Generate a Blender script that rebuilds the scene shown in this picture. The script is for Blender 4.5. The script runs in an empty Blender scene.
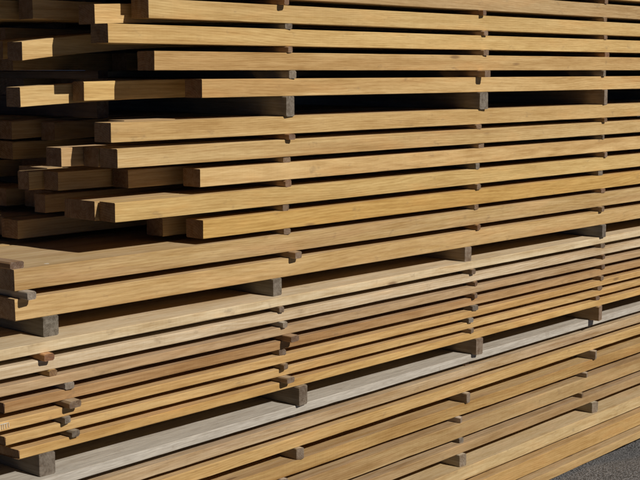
import bpy, math, random
from mathutils import Vector, noise

R = math.radians
scene = bpy.context.scene
col = scene.collection

# ------------------------------------------------------------------ camera
cam_d = bpy.data.cameras.new('camera')
cam = bpy.data.objects.new('camera', cam_d)
col.objects.link(cam)
cam_d.sensor_width = 36.0
cam_d.lens = 36.0 * 1300 / 640
cam_d.clip_start = 0.05
cam_d.clip_end = 500
cam.location = (0, -2.72, 1.55)
yaw, pit = R(42.898), R(7.447)
fwd = Vector((math.cos(yaw) * math.cos(pit), math.sin(yaw) * math.cos(pit), -math.sin(pit)))
cam.rotation_euler = fwd.to_track_quat('-Z', 'Y').to_euler()
scene.camera = cam

# ------------------------------------------------------------------ sky, sun, exposure
SUN_EL, SUN_AZ = 34.0, 9.0          # azimuth from the stack's front normal towards +X
to_sun = Vector((math.sin(R(SUN_AZ)) * math.cos(R(SUN_EL)), -math.cos(R(SUN_AZ)) * math.cos(R(SUN_EL)), math.sin(R(SUN_EL))))
world = bpy.data.worlds.new('World')
scene.world = world
world.use_nodes = True
wn = world.node_tree.nodes
sky = wn.new('ShaderNodeTexSky')
sky.sky_type = 'NISHITA'
sky.sun_disc = False
sky.sun_elevation = R(SUN_EL)
sky.sun_rotation = math.atan2(to_sun.x, to_sun.y)
sky.air_density = 0.12
sky.dust_density = 0.0
sky.altitude = 3000
sky.ozone_density = 1.0
world.node_tree.links.new(sky.outputs[0], wn['Background'].inputs[0])
wn['Background'].inputs[1].default_value = 0.05
sun_d = bpy.data.lights.new('sun', 'SUN')
sun_d.energy = 4.0
sun_d.angle = R(0.5)
sun_d.color = (1.0, 0.93, 0.82)
sun = bpy.data.objects.new('sun', sun_d)
col.objects.link(sun)
sun.rotation_euler = (-to_sun).to_track_quat('-Z', 'Y').to_euler()
sun.location = (3, -6, 6)
vs = scene.view_settings
vs.view_transform = 'Standard'
vs.look = 'None'
vs.exposure = 0.0
vs.gamma = 1.0
vs.use_curve_mapping = False
scene.cycles.max_bounces = 5
scene.cycles.diffuse_bounces = 2
scene.cycles.glossy_bounces = 2
scene.cycles.use_adaptive_sampling = True
scene.cycles.adaptive_threshold = 0.02

# ------------------------------------------------------------------ materials
class NT:
    def __init__(s, name):
        s.m = bpy.data.materials.new(name)
        s.m.use_nodes = True
        s.t = s.m.node_tree
        s.bsdf = s.t.nodes['Principled BSDF']
    def n(s, typ, **kw):
        o = s.t.nodes.new(typ)
        for k, v in kw.items():
            setattr(o, k, v)
        return o
    def put(s, sock, v):
        if isinstance(v, bpy.types.NodeSocket):
            s.t.links.new(v, sock)
        elif v is not None:
            sock.default_value = v
    def math(s, op, a, b=None, c=None, clamp=False):
        o = s.n('ShaderNodeMath', operation=op, use_clamp=clamp)
        s.put(o.inputs[0], a); s.put(o.inputs[1], b)
        if c is not None: s.put(o.inputs[2], c)
        return o.outputs[0]
    def vec(s, op, a, b):
        o = s.n('ShaderNodeVectorMath', operation=op)
        s.put(o.inputs[0], a); s.put(o.inputs[1], b)
        return o.outputs[0]
    def noise(s, v, scale=1.0, detail=2.0, rough=0.5, dist=0.0):
        o = s.n('ShaderNodeTexNoise')
        s.put(o.inputs['Vector'], v); s.put(o.inputs['Scale'], scale)
        s.put(o.inputs['Detail'], detail); s.put(o.inputs['Roughness'], rough); s.put(o.inputs['Distortion'], dist)
        return o.outputs['Fac']
    def ramp(s, v, stops):
        o = s.n('ShaderNodeMapRange', interpolation_type='SMOOTHSTEP')
        s.put(o.inputs[0], v)
        for i, x in enumerate(stops): s.put(o.inputs[1 + i], x)
        return o.outputs[0]
    def mix(s, f, a, b, mode='MIX'):
        o = s.n('ShaderNodeMix', data_type='RGBA', blend_type=mode)
        s.put(o.inputs[0], f); s.put(o.inputs[6], a); s.put(o.inputs[7], b)
        return o.outputs[2]
    def attr(s, name):
        return s.n('ShaderNodeAttribute', attribute_type='OBJECT', attribute_name=name).outputs['Fac']

def wood(name, kind):
    """kind: side (sawn face), top (weathered, brightened upper face), end (cross cut)"""
    k = NT(name)
    oi = k.n('ShaderNodeObjectInfo')
    tc = k.n('ShaderNodeTexCoord').outputs['Object']
    cx = k.n('ShaderNodeCombineXYZ')
    k.put(cx.inputs[0], k.math('MULTIPLY', oi.outputs['Random'], 53.0))
    k.put(cx.inputs[1], k.math('MULTIPLY', oi.outputs['Random'], 17.0))
    k.put(cx.inputs[2], k.math('MULTIPLY', oi.outputs['Random'], 29.0))
    P = k.vec('ADD', tc, cx.outputs[0])
    # growth rings about a wandering pith below / behind the board
    wob = k.n('ShaderNodeTexNoise')
    k.put(wob.inputs['Vector'], k.vec('MULTIPLY', P, (0.9, 5, 5))); wob.inputs['Scale'].default_value = 1.0
    wob.inputs['Detail'].default_value = 1.5
    w2 = k.vec('MULTIPLY', k.vec('SUBTRACT', wob.outputs['Color'], (0.5, 0.5, 0.5)), (0, 0.10, 0.10))
    cen = k.n('ShaderNodeCombineXYZ')
    k.put(cen.inputs[1], k.math('ADD', 0.03, k.math('MULTIPLY', oi.outputs['Random'], 0.06)))
    k.put(cen.inputs[2], k.math('SUBTRACT', k.math('MULTIPLY', k.math('FRACT', k.math('MULTIPLY', oi.outputs['Random'], 7.31)), 0.14), 0.09))
    q = k.vec('MULTIPLY', k.vec('SUBTRACT', k.vec('ADD', tc, w2), cen.outputs[0]), (0, 1, 1))
    ln = k.n('ShaderNodeVectorMath', operation='LENGTH'); k.put(ln.inputs[0], q)
    rings = k.math('SINE', k.math('MULTIPLY', ln.outputs['Value'], 950.0))
    rings = k.math('MULTIPLY_ADD', rings, 0.5, 0.5)
    rings = k.math('POWER', rings, 1.8)
    fibre = k.noise(k.vec('MULTIPLY', P, (20, 330, 330)), 1.0, 2, 0.7)
    streak = k.noise(k.vec('MULTIPLY', P, (3.5, 85, 85)), 1.0, 2, 0.6)
    blot = k.noise(k.vec('MULTIPLY', P, (3.2, 11, 14)), 1.0, 3, 0.65, 0.0)
    grime = k.noise(k.vec('MULTIPLY', P, (14, 26, 26)), 1.0, 3, 0.7, 0.0)
    sawn = k.noise(k.vec('MULTIPLY', P, (260, 6, 9)), 1.0, 1, 0.6)
    v = k.math('MULTIPLY_ADD', rings, -0.36 if kind == 'end' else -0.14, 1.06)
    v = k.math('ADD', v, k.math('MULTIPLY', k.math('SUBTRACT', fibre, 0.5), 0.62))
    v = k.math('ADD', v, k.math('MULTIPLY', k.math('SUBTRACT', streak, 0.5), 0.56))
    v = k.math('ADD', v, k.math('MULTIPLY', k.math('SUBTRACT', blot, 0.5), 0.62))
    v = k.math('ADD', v, k.math('MULTIPLY', k.math('SUBTRACT', sawn, 0.5), k.math('MULTIPLY_ADD', k.attr('saw'), 0.4, 0.0)))
    base = oi.outputs['Color']
    if kind == 'top':
        base = k.mix(1.0, base, (1.20, 1.20, 1.22, 1), 'MULTIPLY')      # sunlight on upper faces put into the colour
    if kind == 'end':
        base = k.mix(1.0, base, (0.38, 0.29, 0.22, 1), 'MULTIPLY')  # end grain tone, darkened further by shade put into the colour
    cc = k.n('ShaderNodeCombineXYZ')
    for i, e in enumerate((0.85, 1.12, 1.55)):      # darker wood is also redder
        k.put(cc.inputs[i], k.math('POWER', k.math('MAXIMUM', v, 0.1), e))
    colr = k.mix(1.0, base, cc.outputs[0], 'MULTIPLY')
    # heartwood runs: long browner stretches that come and go along the board
    heart = k.ramp(k.noise(k.vec('MULTIPLY', P, (0.75, 10, 16)), 1.0, 3, 0.6), (0.44, 0.66, 0, 1))
    colr = k.mix(k.math('MULTIPLY', heart, k.attr('heart')), colr, k.mix(1.0, colr, (0.70, 0.58, 0.43, 1), 'MULTIPLY'))
    # orange mineral / tannin stain in patches
    st = k.ramp(blot, (0.48, 0.72, 0, 1))
    colr = k.mix(k.math('MULTIPLY', st, 0.42), colr, k.mix(1.0, colr, (0.95, 0.72, 0.45, 1), 'MULTIPLY'))
    # weathering to silver grey
    add = {'side': 0.0, 'top': 0.16, 'end': 0.10}[kind]
    wmask = k.math('ADD', k.attr('weather'), add)
    wmask = k.math('MULTIPLY', wmask, k.ramp(k.math('ADD', k.math('MULTIPLY', blot, 0.6), k.math('MULTIPLY', streak, 0.5)), (0.32, 0.68, 0.45, 1.15)), clamp=True)
    gv = k.math('MULTIPLY_ADD', k.math('ADD', k.math('ADD', fibre, streak), k.math('MULTIPLY', blot, 0.6)), 0.42, -0.08 if kind == 'top' else -0.14)  # grey also lifted on upper faces in place of sunlight
    gc = k.n('ShaderNodeCombineXYZ')
    for i, e in enumerate((1.0, 0.93, 0.82)):
        k.put(gc.inputs[i], k.math('MULTIPLY', gv, e))
    colr = k.mix(wmask, colr, gc.outputs[0])
    # dirt specks and small dark marks
    dirt = k.ramp(grime, (0.60, 0.78, 0, 1))
    colr = k.mix(k.math('MULTIPLY', dirt, 0.38), colr, (0.17, 0.115, 0.07, 1))
    # scattered pin knots
    vo = k.n('ShaderNodeTexVoronoi')
    k.put(vo.inputs['Vector'], k.vec('MULTIPLY', P, (2.2, 9, 9))); vo.inputs['Scale'].default_value = 1.0
    kn = k.ramp(vo.outputs['Distance'], (0.035, 0.085, 1, 0))
    colr = k.mix(k.math('MULTIPLY', kn, 0.7), colr, (0.16, 0.085, 0.04, 1))
    k.put(k.bsdf.inputs['Base Color'], colr)
    k.put(k.bsdf.inputs['Roughness'], k.math('MULTIPLY_ADD', fibre, 0.25, 0.58))
    k.bsdf.inputs['Specular IOR Level'].default_value = 0.25
    h = k.math('ADD', fibre, k.math('MULTIPLY', sawn, 0.08))
    bp = k.n('ShaderNodeBump')
    bp.inputs['Strength'].default_value = 0.55
    bp.inputs['Distance'].default_value = 0.0012
    k.put(bp.inputs['Height'], h)
    k.put(k.bsdf.inputs['Normal'], bp.outputs[0])
    return k.m

W_SIDE, W_TOP, W_END = wood('sawn_wood_side', 'side'), wood('sawn_wood_top', 'top'), wood('sawn_wood_end', 'end')

def asphalt():
    k = NT('asphalt')
    tc = k.n('ShaderNodeTexCoord').outputs['Object']
    vo = k.n('ShaderNodeTexVoronoi'); k.put(vo.inputs['Vector'], tc); vo.inputs['Scale'].default_value = 130
    vo2 = k.n('ShaderNodeTexVoronoi'); k.put(vo2.inputs['Vector'], tc); vo2.inputs['Scale'].default_value = 260
    nz = k.noise(tc, 3.0, 5, 0.65)
    fine = k.noise(tc, 420.0, 3, 0.7)
    sp = k.n('ShaderNodeSeparateXYZ'); k.put(sp.inputs[0], vo.outputs['Color'])
    v = k.math('ADD', 0.085, k.math('MULTIPLY', sp.outputs[0], 0.11))
    v = k.math('ADD', v, k.math('MULTIPLY', nz, 0.05))
    v = k.math('ADD', v, k.math('MULTIPLY', fine, 0.05))
    v = k.math('MULTIPLY', v, k.ramp(vo.outputs['Distance'], (0.35, 0.75, 1.0, 0.35)))
    c = k.n('ShaderNodeCombineXYZ')
    for i, e in enumerate((1.0, 1.0, 1.06)): k.put(c.inputs[i], k.math('MULTIPLY', v, e))
    colr = c.outputs[0]
    chip = k.ramp(k.noise(k.vec('MULTIPLY', tc, (60, 90, 60)), 1.0, 2, 0.5), (0.71, 0.76, 0, 1))
    colr = k.mix(k.math('MULTIPLY', chip, 0.45), colr, (0.30, 0.22, 0.13, 1))      # sawdust and splinters
    k.put(k.bsdf.inputs['Base Color'], colr)
    k.bsdf.inputs['Roughness'].default_value = 0.85
    h = k.math('SUBTRACT', k.math('MULTIPLY', fine, 0.4), k.math('ADD', vo.outputs['Distance'], k.math('MULTIPLY', vo2.outputs['Distance'], 0.5)))
    bp = k.n('ShaderNodeBump'); bp.inputs['Strength'].default_value = 0.9; bp.inputs['Distance'].default_value = 0.004
    k.put(bp.inputs['Height'], h); k.put(k.bsdf.inputs['Normal'], bp.outputs[0])
    return k.m

def paint():
    k = NT('white_chalk')
    tc = k.n('ShaderNodeTexCoord').outputs['Object']
    n = k.noise(tc, 300, 3, 0.6)
    k.put(k.bsdf.inputs['Base Color'], k.mix(n, (0.52, 0.45, 0.34, 1), (0.74, 0.71, 0.65, 1)))
    k.bsdf.inputs['Roughness'].default_value = 0.9
    return k.m

ASPHALT, CHALK = asphalt(), paint()

# ------------------------------------------------------------------ helpers
def tag(o, label=None, cat=None, group=None, kind=None):
    if label: o['label'] = label
    if cat: o['category'] = cat
    if group: o['group'] = group
    if kind: o['kind'] = kind

def timber_mesh(name, L, w, t, seed, bev=0.0012, droop=0.0, droop_len=0.9, bow=0.0025, seg=0.05,
                corner=0.0, skew=0.0, rough=0.0011, nib=0.0):
    """Length along X, width along Y (front face y=0), thickness along Z (0..t).
    Arrises are eased unevenly, the faces wander a little; nothing bulges past 0..t."""
    rnd = random.Random(seed)
    n = max(3, int(L / seg))
    xs = [0.0, 0.004] + [L * i / n for i in range(1, n)] + [L - 0.004, L]
    V, F, MI = [], [], []
    so = seed * 3.71
    for i, x in enumerate(xs):
        def nz(a, f=1.0):
            return noise.noise(Vector((x * f + so, a * 7.3, so * 0.37)))
        b = [max(0.0005, bev * (1.0 + 0.8 * nz(j, 3.0) + 2.6 * max(0.0, nz(j + 20, 13.0) - 0.28))) for j in range(4)]
        if i in (0, len(xs) - 1):
            b = [q + 0.0006 for q in b]
        yo = bow * nz(9, 0.7) + rough * (0.5 * nz(10, 5.0) + 0.5 * nz(14, 21.0))
        e0, e1 = abs(rough * nz(11, 4.0)), abs(rough * nz(12, 4.0))
        z0, z1 = e0 * 0.12, t - e1 * 0.12
        y0, y1 = yo + nib * abs(nz(13, 9.0)), w + yo - e1
        dz = 0.0
        if droop and x < droop_len:
            dz = -droop * ((droop_len - x) / droop_len) ** 2
        ring = [(y0 + b[0], z0), (y1 - b[1], z0), (y1, z0 + b[1]), (y1, z1 - b[2]),
                (y1 - b[2], z1), (y0 + b[3], z1), (y0, z1 - b[3]), (y0, z0 + b[0])]
        for (yy, zz) in ring:
            xx = x
            if i < 2:
                xx = x + skew * (yy / w) + rnd.uniform(-0.0006, 0.0006)
                if corner and yy < corner:
                    xx += corner - yy
            V.append((xx, yy, zz + dz))
    m = len(xs)
    for i in range(m - 1):
        for j in range(8):
            a, c = i * 8 + j, i * 8 + (j + 1) % 8
            F.append((a, a + 8, c + 8, c))
            MI.append(1 if j == 4 else (0 if i > 0 and i < m - 2 else (0 if j != 4 else 1)))
    F.append(tuple(range(8))); MI.append(2)
    F.append(tuple(reversed(range((m - 1) * 8, m * 8)))); MI.append(2)
    me = bpy.data.meshes.new(name)
    me.from_pydata(V, [], F)
    for mt in (W_SIDE, W_TOP, W_END): me.materials.append(mt)
    me.polygons.foreach_set('material_index', MI)
    import bmesh
    bm = bmesh.new(); bm.from_mesh(me); bmesh.ops.recalc_face_normals(bm, faces=bm.faces); bm.to_mesh(me); bm.free()
    me.update()
    return me

_seed = [11]
def timber(name, loc, L, w, t, color, rz=0.0, weather=0.0, saw=0.0, heart=0.5, label=None, cat=None, group=None, **kw):
    _seed[0] += 1
    me = timber_mesh(name, L, w, t, _seed[0], **kw)
    o = bpy.data.objects.new(name, me)
    col.objects.link(o)
    o.location = loc
    o.rotation_euler = (0, 0, rz)
    o.color = (*color, 1)
    o['weather'] = float(weather); o['saw'] = float(saw); o['heart'] = float(heart)
    tag(o, label, cat, group)
    return o

rng = random.Random(4)
def vary(c, a=0.04):
    s = 1 + rng.uniform(-a, a)
    return (c[0] * s, c[1] * s * (1 + rng.uniform(-0.02, 0.02)), c[2] * s * (1 + rng.uniform(-0.06, 0.06)))

PALE = (0.55, 0.368, 0.150)
HONEY = (0.495, 0.322, 0.125)
ORANGE = (0.46, 0.28, 0.115)
CREAM = (0.585, 0.455, 0.295)
TAN = (0.45, 0.302, 0.138)
BROWN = (0.30, 0.18, 0.09)
GREYW = (0.20, 0.175, 0.135)
WARMW = (0.31, 0.22, 0.125)

# ------------------------------------------------------------------ ground
def ground_z(x, y):
    z = 0.004 * noise.noise(Vector((x * 0.9, y * 0.9, 3.1))) + 0.0015 * noise.noise(Vector((x * 6, y * 6, 1.7)))
    z -= 0.022
    d = math.hypot((x - 4.97) / 0.6, (y - 0.05) / 0.6)      # shallow hollow in the asphalt under the far part
    if d < 1:
        z -= 0.055 * (1 - d * d) ** 2
    return z

def build_ground():
    def axis(lo, hi, a, b, fine):
        pts = [lo, lo * 0.4 + a * 0.6]
        x = a
        while x < b: pts.append(x); x += fine
        pts += [b, b * 0.6 + hi * 0.4, hi]
        return pts
    xs, ys = axis(-60, 60, 2.6, 6.2, 0.06), axis(-60, 60, -1.4, 1.6, 0.06)
    V = [(x, y, ground_z(x, y) if 2.5 < x < 6.3 and -1.5 < y < 1.7 else -0.022) for y in ys for x in xs]
    nx = len(xs)
    F = [(j * nx + i, j * nx + i + 1, (j + 1) * nx + i + 1, (j + 1) * nx + i) for j in range(len(ys) - 1) for i in range(nx - 1)]
    me = bpy.data.meshes.new('ground'); me.from_pydata(V, [], F); me.materials.append(ASPHALT)
    for p in me.polygons: p.use_smooth = True
    o = bpy.data.objects.new('ground', me); col.objects.link(o)
    tag(o, 'grey asphalt yard under the lumber stacks', kind='structure')
build_ground()

# ------------------------------------------------------------------ beams of the two upper stacks
XR = 5.9          # far end of the stacks, out of the picture
ORD = ['first', 'second', 'third', 'fourth', 'fifth', 'sixth', 'seventh', 'eighth', 'ninth']
# layer: bottom z, thickness
UZ = {-2: (1.900, .052), -1: (1.828, .052), 0: (1.757, .052), 1: (1.687, .052), 2: (1.620, .050), 3: (1.549, .052), 4: (1.473, .052),
      5: (1.361, .052), 6: (1.293, .051), 7: (1.224, .051), 8: (1.150, .052), 9: (1.077, .053), 10: (1.005, .054), 11: (.930, .055)}
# front beams: left end x, colour, label
UF = {-2: (1.95, PALE, 'pale front beam just above the top picture edge, upper one'),
      -1: (1.90, PALE, 'pale front beam just above the top picture edge, lower one'),
      0: (2.25, TAN, 'front beam cut off by the top edge of the picture'),
      1: (2.259, PALE, 'pale front beam four above the tall dark gap'),
      2: (2.124, PALE, 'pale front beam three above the tall dark gap, reaching farthest left'),
      3: (2.274, PALE, 'pale front beam two above the tall dark gap'),
      4: (2.448, PALE, 'pale front beam directly above the tall dark gap'),
      5: (2.124, PALE, 'pale front beam directly below the tall dark gap'),
      6: (2.142, PALE, 'pale front beam second below the tall dark gap'),
      7: (2.433, PALE, 'short front beam third below the tall dark gap'),
      8: (2.132, PALE, 'front beam fourth below the tall dark gap, its end catching the sun'),
      9: (2.442, ORANGE, 'orange front beam with left end set back above the wide plank'),
      10: (1.816, HONEY, 'wide brown plank with sunlit top reaching the left edge'),
      11: (1.814, HONEY, 'wide plank at the bottom of the thick beams, on grey bearers')}
for i, (x, c, lab) in UF.items():
    z, t = UZ[i]
    wide = i >= 10
    kw = {}
    if i == 9: c = (0.53, 0.318, 0.098)
    o = timber('wide_plank' if wide else 'squared_timber', (x, rng.uniform(-0.003, 0.003), z), XR - x + rng.uniform(-.1, .1),
               0.40 if wide else 0.07, t, vary(c, .075), weather=(0.10 if wide else 0.03) + rng.uniform(0, .04), saw=rng.uniform(0, .25), heart=rng.uniform(.25, .85),
               label=lab, cat='plank' if wide else 'timber', group='front timbers of the upper stacks',
               skew=rng.uniform(-0.004, 0.004), **kw)
    if i == 10:
        PLANK10 = o

# rear rows that show at the ragged left end: layer -> list of (left x, front y, width, droop, label)
UB = {0: [(2.24, .09, .07, 0, 'dark timber end in shade at the top left corner'), (2.05, .24, .07, 0, None)],
      1: [(2.150, .09, .07, .016, 'timber with small sunlit patch above the longest pale front one'),
          (2.073, .26, .07, 0, 'dim timber deep in shade near the top left corner')],
      2: [(2.20, .09, .07, 0, 'shaded timber behind the longest pale front one'), (2.028, .25, .07, .045, 'sagging timber with a sunlit patch left of the top stack'),
          (2.068, .40, .07, .040, 'dark sagging timber at the left edge behind a sunlit one')],
      3: [(2.36, .09, .07, 0, 'shaded timber behind the front one two above the gap'), (2.50, .25, .07, 0, None), (2.50, .40, .07, 0, None)],
      4: [(2.149, .145, .048, .006, 'half shaded half sunlit timber left of the tall gap'),
          (1.985, .200, .060, .020, 'leftmost sunlit timber end just above the tall gap')],
      5: [(2.25, .10, .07, 0, None), (2.234, .40, .07, .013, 'shaded brown timber end just below the tall gap'),
          (2.156, .50, .07, .010, 'leftmost shaded timber just below the tall gap')],
      6: [(2.137, .074, .07, 0, 'dark timber end butted against the second one below gap'),
          (2.070, .146, .07, 0, 'timber end with a narrow bright sunlit square below the gap'),
          (2.156, .50, .07, 0, 'dim timber left of the narrow sunlit square')],
      7: [(2.278, .125, .07, 0, 'brown shaded timber left of the short front one'),
          (2.100, .205, .06, 0, 'dark timber end under the narrow sunlit square'),
          (2.055, .275, .05, 0, 'dim timber at left edge in third layer below gap')],
      8: [(2.122, .0745, .13, 0, 'dark timber with a thin sunlit sliver at its end'),
          (2.144, .33, .05, 0, 'dim timber at left edge in fourth layer below gap')],
      9: [(2.401, .125, .07, 0, 'brown shaded timber left of the orange front one'),
          (2.085, .38, .08, 0, 'dark timber end lying on the wide sunlit plank')],
      -1: [(2.10, .09, .07, 0, None), (2.0, .19, .07, 0, None)], -2: [(2.2, .09, .07, 0, None), (2.0, .19, .07, 0, None)]}
def layer_words(i):
    if i < 0: return {-2: 'upper', -1: 'lower'}[i] + ' layer above the picture'
    if i == 0: return 'layer cut off by the top edge'
    return '%s layer %s the tall gap' % (ORD[4 - i] if i < 5 else ORD[i - 5], 'above' if i < 5 else 'below')
for i, rows in UB.items():
    z, t = UZ[i]
    for nr, (x, y, w, dr, lab) in enumerate(rows):
        lab = lab or 'timber in shade, %s behind the front, %s' % (ORD[nr], layer_words(i))
        timber('squared_timber', (x, y, z), XR - x - rng.uniform(0, .2), w, t, vary(PALE if i in (2, 4, 1) else TAN, .08),
               label=lab, cat='timber', group='timbers behind the front row', droop=dr, droop_len=2.75 - x,
               weather=.05, skew=rng.uniform(-0.004, 0.004))
    yb = max(r[1] + r[2] for r in rows)
    for (y, w, x, rown) in ((yb + .02, .14, 2.04, 'first'), (yb + .19, .18, 2.0, 'second'), (yb + .40, .22, 1.95, 'third')):
        x += rng.uniform(-.12, .16)
        if i == 8: x += .05
        if i == 4: x += .35
        if i == 7: x += .22
        if i == 9: x += .18
        timber('squared_timber', (x, y, z), XR - x - rng.uniform(0, .2), w, t, vary(TAN, .1), label='timber in the dark, %s back row of %s' % (rown, layer_words(i)), cat='timber',
               group='timbers behind the front row', weather=.05, seg=.3)
for i in (10, 11):
    z, t = UZ[i]
    for (y, w, x, rown) in ((.412, .3, 1.72, 'middle'), (.73, .31, 1.6, 'rearmost')):
        timber('wide_plank', (x, y, z), XR - x, w, t, vary(HONEY), label=rown + ' wide plank lying behind the front one, ' + ('upper layer' if i == 10 else 'lower layer'),
               cat='plank', group='timbers behind the front row', weather=.1)

# ------------------------------------------------------------------ thin boards of the third and the bottom stack
MY, MYAW = -.05, R(1.2)
LY, LYAW = -.07, R(2.4)
MZ = {1: (.851, .027), 2: (.804, .029), 3: (.763, .024), 4: (.719, .026), 5: (.677, .024), 6: (.637, .023), 7: (.596, .024)}
LZ = {1: (.509, .027), 2: (.457, .032), 3: (.404, .034), 4: (.328, .040), 5: (.256, .052), 6: (.2055, .0315), 7: (.115, .0465), 8: (.042, .054), 9: (-.009, .032)}
MF = {1: (1.50, CREAM, .10, 'cream topmost board of the thin board stack'),
      2: (1.46, CREAM, .03, 'cream second board from the top of the thin board stack'),
      3: (1.52, (.42, .285, .145), .06, 'brownish third board of the thin board stack'),
      4: (1.734, (.40, .25, .115), .04, 'orange brown fourth board of the thin stack, pale cut end'),
      5: (1.716, HONEY, .02, 'fifth board of the thin stack with white chalk marks at its end'),
      6: (1.736, HONEY, .02, 'sixth board of the thin stack, one above its bottom'),
      7: (1.759, HONEY, .02, 'lowest board of the thin stack with broken corner')}
LF = {1: (1.40, (0.47, 0.43, 0.37), .75, 'silver grey weathered board on top of the bottom stack'),
      2: (1.45, TAN, .28, 'dull tan second board of the bottom stack'),
      3: (1.40, HONEY, .06, 'honey coloured third board of the bottom stack'),
      4: (1.50, HONEY, .05, 'thick board below the dark blocks in the bottom stack'),
      5: (1.45, (0.50, 0.335, 0.15), .06, 'thick fifth board of the bottom stack'),
      6: (1.50, TAN, .06, 'sixth board of the bottom stack resting on bearers'),
      7: (1.45, (0.59, 0.42, 0.22), .08, 'pale board under the bearers near the ground'),
      8: (1.50, (.56, .345, .12), .05, 'orange stained board second from the ground'),
      9: (1.40, PALE, .05, 'pale lowest board almost touching the asphalt')}
LYS = {1: 0, 2: 0, 3: 0, 4: -.01, 5: -.03, 6: -.045, 7: -.07, 8: -.085, 9: -.10}
MYS = {1: 0.0, 2: .003, 3: -.003, 4: .002, 5: -.002, 6: .002, 7: -.002}
def on_front(x, y0, yaw, dy=0.0):
    """point at world x on a front plane through (2, y0) turned by yaw, moved dy along its depth"""
    return (x - dy * math.sin(yaw), y0 + (x - 2.0) * math.tan(yaw) + dy * math.cos(yaw))
boards = {}
for pack, FR, ZZ, y0, yawp, YS, stk in (('M', MF, MZ, MY, MYAW, MYS, 'thin board stack'), ('L', LF, LZ, LY, LYAW, LYS, 'bottom stack')):
    for i, (x, c, wth, lab) in FR.items():
        z, t = ZZ[i]
        dy = YS[i]
        if pack == 'L' and i > 3: c = tuple(q * .80 for q in c)      # darker tone for boards low in the pile
        px, py = on_front(x, y0 + dy, yawp)
        kw = dict(corner=.016) if (pack, i) == ('M', 7) else (dict(corner=.006) if (pack, i) in (('M', 4), ('M', 6)) else {})
        if (pack, i) == ('M', 6): kw['nib'] = .004
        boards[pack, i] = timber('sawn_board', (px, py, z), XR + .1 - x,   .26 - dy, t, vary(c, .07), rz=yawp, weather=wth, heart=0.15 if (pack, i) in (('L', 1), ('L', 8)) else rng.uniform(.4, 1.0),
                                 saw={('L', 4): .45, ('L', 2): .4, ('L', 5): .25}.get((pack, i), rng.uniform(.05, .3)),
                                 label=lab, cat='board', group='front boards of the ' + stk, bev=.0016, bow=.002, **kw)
        for (dd, w, rown) in ((.275, .28, 'middle'), (.57, .34, 'rearmost')):
            xx = x - .08 + rng.uniform(-.1, .1)
            px, py = on_front(xx, y0, yawp, dd)
            timber('sawn_board', (px, py, z), XR - xx, w, t, vary(c, .08), rz=yawp, weather=wth,
                   label='%s board lying behind the %s front board of the %s' % (rown, ORD[i - 1], stk), cat='board', group='rear boards of the ' + stk, bev=.0016, seg=.3)

# ------------------------------------------------------------------ spacer sticks and bearers
COLN = {0: 'leftmost column', 1: 'second column', 2: 'third column', 3: 'right column', 4: 'column past the right edge'}
def stick(name, x, y0, yaw, z, h, w, out, color, label, cat, group, weather=.5, tilt=0.0, depth=1.0, **kw):
    """a stick running into the stack; local X is depth, so it is turned a quarter"""
    px, py = on_front(x + w / 2, y0, yaw, -out)
    return timber(name, (px, py, z), depth + out, w, h, color, rz=yaw + R(90) + tilt, weather=weather * .3, saw=.3, heart=.8,
                  label=label, cat=cat, group=group, seg=.2, bev=.0026, bow=0, rough=.0022, skew=rng.uniform(-.008, .008), **kw)

def pick():
    r = rng.random()
    if r < .28: return vary(GREYW, .15), rng.uniform(.4, .8)
    if r < .72: return vary(WARMW, .15), rng.uniform(.1, .4)
    return vary(BROWN, .15), rng.uniform(0, .2)

# top stack and second stack: columns at about 0.88 m
names = {**{i: None for i in UZ}}
def ulabel(i):      # gap below layer i
    return {-2: 'two gaps above the picture', -1: 'in the first gap above the picture', 0: 'under the cut off top beam', 1: 'under the beam four above the tall gap', 2: 'under the beam three above the tall gap',
            3: 'under the beam two above the tall gap', 5: 'under the first beam below the tall gap', 6: 'under the second beam below the tall gap',
            7: 'under the third beam below the tall gap', 8: 'under the fourth beam below the tall gap', 9: 'under the orange front beam',
            10: 'between the two wide planks'}[i]
COLX = [None, 2.795, 3.757, 4.60, 5.47]
for i in range(-2, 11):
    if i == 4: continue
    zt = UZ[i + 1][0] + UZ[i + 1][1]
    h = UZ[i][0] - zt
    cols = [1, 2, 3, 4]
    for c in cols:
        cc, wt = pick()
        cc = tuple(q * (1.55 if i < 5 else 1.3) for q in cc)
        x = COLX[c] + rng.uniform(-.018, .018)
        w = rng.uniform(.021, .029)
        out = rng.choice([0.0, 0.0, .003, .006, .012])
        if (i, c) == (3, 2): x, w, out = 3.75, .03, .035
        if (i, c) == (0, 1): x, w, out = 2.76, .026, .02
        if (i, c) == (5, 1): out = .022
        if (i, c) == (10, 1): out, w = .022, .032
        stick('spacer_stick', x, 0, 0, zt, h, w, out, cc, 'spacer stick %s, %s' % (ulabel(i), COLN[c]), 'spacer', 'spacer sticks of the upper stacks', wt)
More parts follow.
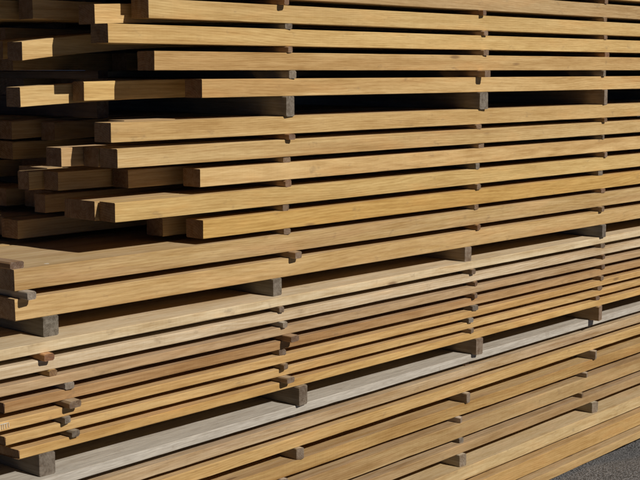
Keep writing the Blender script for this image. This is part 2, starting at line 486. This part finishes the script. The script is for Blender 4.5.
# added column hides bright background in the gaps; two wide plank sticks follow
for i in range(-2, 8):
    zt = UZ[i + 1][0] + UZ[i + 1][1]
    stick('bearer_block' if i == 4 else 'spacer_stick', 2.32, 0, 0, zt, UZ[i][0] - zt, .04, -.48 if i in (1, 2, 6, 7) else (-.58 if i == 5 else -.285), (.10, .065, .04),  # shade of the deep gap put into this dark colour
          'added recessed stick deep at the left end ' + ('in the tall gap' if i == 4 else ulabel(i)), 'bearer' if i == 4 else 'spacer', 'added sticks recessed at the left end', .3, depth=1.4)
zt = UZ[11][0] + UZ[11][1]
stick('spacer_stick', 1.842, 0, 0, zt, UZ[10][0] - zt, .030, .030, (.40, .38, .36), 'grey spacer stick end between the wide planks at far left', 'spacer', 'spacer sticks of the upper stacks', .8)
stick('spacer_stick', 1.832, 0, 0, UZ[10][0] + UZ[10][1], .018, .040, -.012, vary(BROWN), 'dark spacer stick lying on the wide plank at left edge', 'spacer', 'spacer sticks of the upper stacks', .3, tilt=R(5), depth=.9)
# tall bearers in the dark gap
zt = UZ[5][0] + UZ[5][1]
for c, x, w, cc in ((1, 2.79, .042, GREYW), (2, 3.765, .042, GREYW), (3, 4.60, .036, WARMW), (4, 5.47, .05, GREYW)):
    stick('bearer_block', x, 0, 0, zt, UZ[4][0] - zt, w, {1: .004, 2: .012, 3: 0, 4: 0}[c], vary(cc), 'tall bearer standing in the tall dark gap, ' + COLN[c], 'bearer', 'bearers in the tall dark gap', .7)
# bearers between wide planks and thin boards
zt = MZ[1][0] + MZ[1][1]
for c, x, w, cc in ((0, 1.916, .048, (.15, .145, .115)), (1, 2.732, .042, (.19, .18, .14)), (2, 3.696, .034, WARMW), (3, 4.611, .034, (.19, .185, .18)), (4, 5.5, .04, GREYW)):
    stick('bearer_block', x, 0, 0, zt, UZ[11][0] - zt, w, .004, cc, 'bearer between the wide plank and the thin boards, ' + COLN[c], 'bearer', 'bearers on the thin board stack', .55)
# thin board stack
MS = {1: [1.861, 2.717, 3.701, 4.623], 2: [1.884, 2.725, 3.727, 4.626], 3: [1.932, 2.743, 3.716, 4.628], 4: [1.931, 2.725, 3.717, 4.614],
      5: [1.920, 2.725, 3.694, 4.608], 6: [1.941, 2.729, 3.707, 4.594]}
SP = {(1, 0): (.030, .020, (.50, .26, .10), 0), (2, 0): (.024, .002, HONEY, .1), (3, 0): (.026, .006, (.38, .36, .34), .7), (4, 0): (.040, .026, WARMW, .15),
      (5, 0): (.024, .006, GREYW, .6), (6, 0): (.028, .012, GREYW, .5), (1, 1): (.020, .004, WARMW, .4), (2, 1): (.022, .010, (.45, .42, .36), .7),
      (3, 1): (.042, .032, BROWN, .15), (4, 1): (.022, .004, WARMW, .3), (5, 1): (.022, .012, WARMW, .2), (6, 1): (.036, .028, WARMW, .3),
      (5, 2): (.026, .008, GREYW, .8), (3, 2): (.024, .008, BROWN, .2), (4, 2): (.03, .010, GREYW, .4)}
for i, xs in MS.items():
    zt = MZ[i + 1][0] + MZ[i + 1][1]
    for c, x in enumerate(xs + [5.5]):
        cc, wt = pick()
        w, out = rng.uniform(.020, .028), rng.choice([0, 0, .003, .008])
        if (i, c) in SP: w, out, cc, wt = SP[i, c]
        stick('spacer_stick', x, MY, MYAW, zt, MZ[i][0] - zt, w, out, cc, 'spacer stick under the %s board of the thin board stack, %s' % (ORD[i - 1], COLN[c]),
              'spacer', 'spacer sticks of the thin board stack', wt, tilt=R(rng.uniform(-3, 3)))
# bearers between thin boards and bottom stack
zt = LZ[1][0] + LZ[1][1]
for c, x, w, out, cc in ((0, 1.858, .046, .004, (.20, .175, .14)), (1, 2.800, .042, .012, (.26, .22, .16)), (2, 3.746, .034, .010, WARMW), (3, 4.605, .04, .004, TAN), (4, 5.5, .04, 0, GREYW)):
    stick('bearer_block', x, MY, MYAW, zt, MZ[7][0] - zt, w, out, cc, 'bearer resting on the silver grey board, ' + COLN[c], 'bearer', 'bearers on the silver grey board', .4)
# bottom stack
LS = {1: [2.801, 3.740, 4.646], 2: [2.834, 3.716, 4.658], 3: [2.785, 3.690, 4.618], 4: [2.706, 3.634, 4.538], 5: [2.70, 3.626, 4.481], 7: [2.70, 3.55, 4.373], 8: [2.70, 3.52, 4.365]}
for i, xs in LS.items():
    zt = LZ[i + 1][0] + LZ[i + 1][1]
    for c, x in enumerate([1.86] + xs + [5.45]):
        cc, wt = pick()
        w, out = rng.uniform(.020, .028), rng.choice([-.004, 0, .003])
        if i == 3: w, out, cc, wt = .026, .016, vary((.42, .36, .26), .1), .5
        if i == 4: w, out, cc, wt = .024, .012, vary((.48, .40, .32), .1), .5
        if i == 5: out = .006
        if i in (1, 2, 7, 8): out = rng.uniform(-.034, -.022)
        stick('spacer_stick', x, LY + LYS[i], LYAW, zt, LZ[i][0] - zt, w, out, cc, 'spacer stick under the %s board of the bottom stack, %s' % (ORD[i - 1], COLN[c]),
              'spacer', 'spacer sticks of the bottom stack', wt, tilt=R(rng.uniform(-3, 3)))
zt = LZ[7][0] + LZ[7][1]
for c, x in ((0, 1.86), (1, 2.66), (2, 3.603), (3, 4.557), (4, 5.45)):
    stick('bearer_block', x, LY + LYS[6], LYAW, zt, LZ[6][0] - zt, .036, .014, vary((.42, .37, .28), .08), 'bearer under the sixth board of the bottom stack, ' + COLN[c],
          'bearer', 'bearers low in the bottom stack', .5)
for c, x in ((0, 1.86), (1, 2.9), (4, 5.0)):
    px, py = on_front(x, LY + LYS[9], LYAW)
    g = min(ground_z(x, py + k * .1) if x > 2.6 else -.022 for k in range(1, 11)) - .002
    stick('bearer_block', x, LY + LYS[9], LYAW, g, LZ[9][0] - g, .09, -.26, GREYW, 'low bearer under the lowest board, ' + COLN[c], 'bearer', 'bearers on the asphalt', .5, depth=1.05)

# ------------------------------------------------------------------ small marks
def fleck(parent, pts, name, thick=.0008):
    """flat pale mark: polygon in the parent's local coordinates, given with its normal"""
    ctr, ax, ay, nrm, rad, seed = pts
    r = random.Random(seed)
    n = 9
    ring = []
    for k in range(n):
        a = 2 * math.pi * k / n
        s = rad * r.uniform(.65, 1.15)
        ring.append(Vector(ctr) + Vector(ax) * math.cos(a) * s + Vector(ay) * math.sin(a) * s)
    V = [tuple(p) for p in ring] + [tuple(p + Vector(nrm) * thick) for p in ring]
    F = [tuple(range(n, 2 * n)), tuple(reversed(range(n)))] + [(k, (k + 1) % n, n + (k + 1) % n, n + k) for k in range(n)]
    me = bpy.data.meshes.new(name); me.from_pydata(V, [], F); me.materials.append(CHALK)
    o = bpy.data.objects.new(name, me); col.objects.link(o); o.parent = parent
    return o
fleck(PLANK10, ((.118, .030, .0537), (1.3, 0, 0), (0, 1, 0), (0, 0, 1), .006, 3), 'pale_fleck')  # small irregular pale speck on top of the plank
b5 = boards['M', 5]
for k, (dx, dz, hh, ww) in enumerate(((.005, .012, 1.5, .16), (.011, .012, 1.4, .14), (.017, .0125, 1.5, .16), (.024, .012, 1.4, .15), (.031, .0125, 1.2, .15), (.017, .019, .18, 3.0))):
    fleck(b5, ((dx, -.0002, dz), (ww, 0, 0), (0, 0, hh), (0, -1, 0), .0055, 20 + k), 'chalk_mark', .0018)
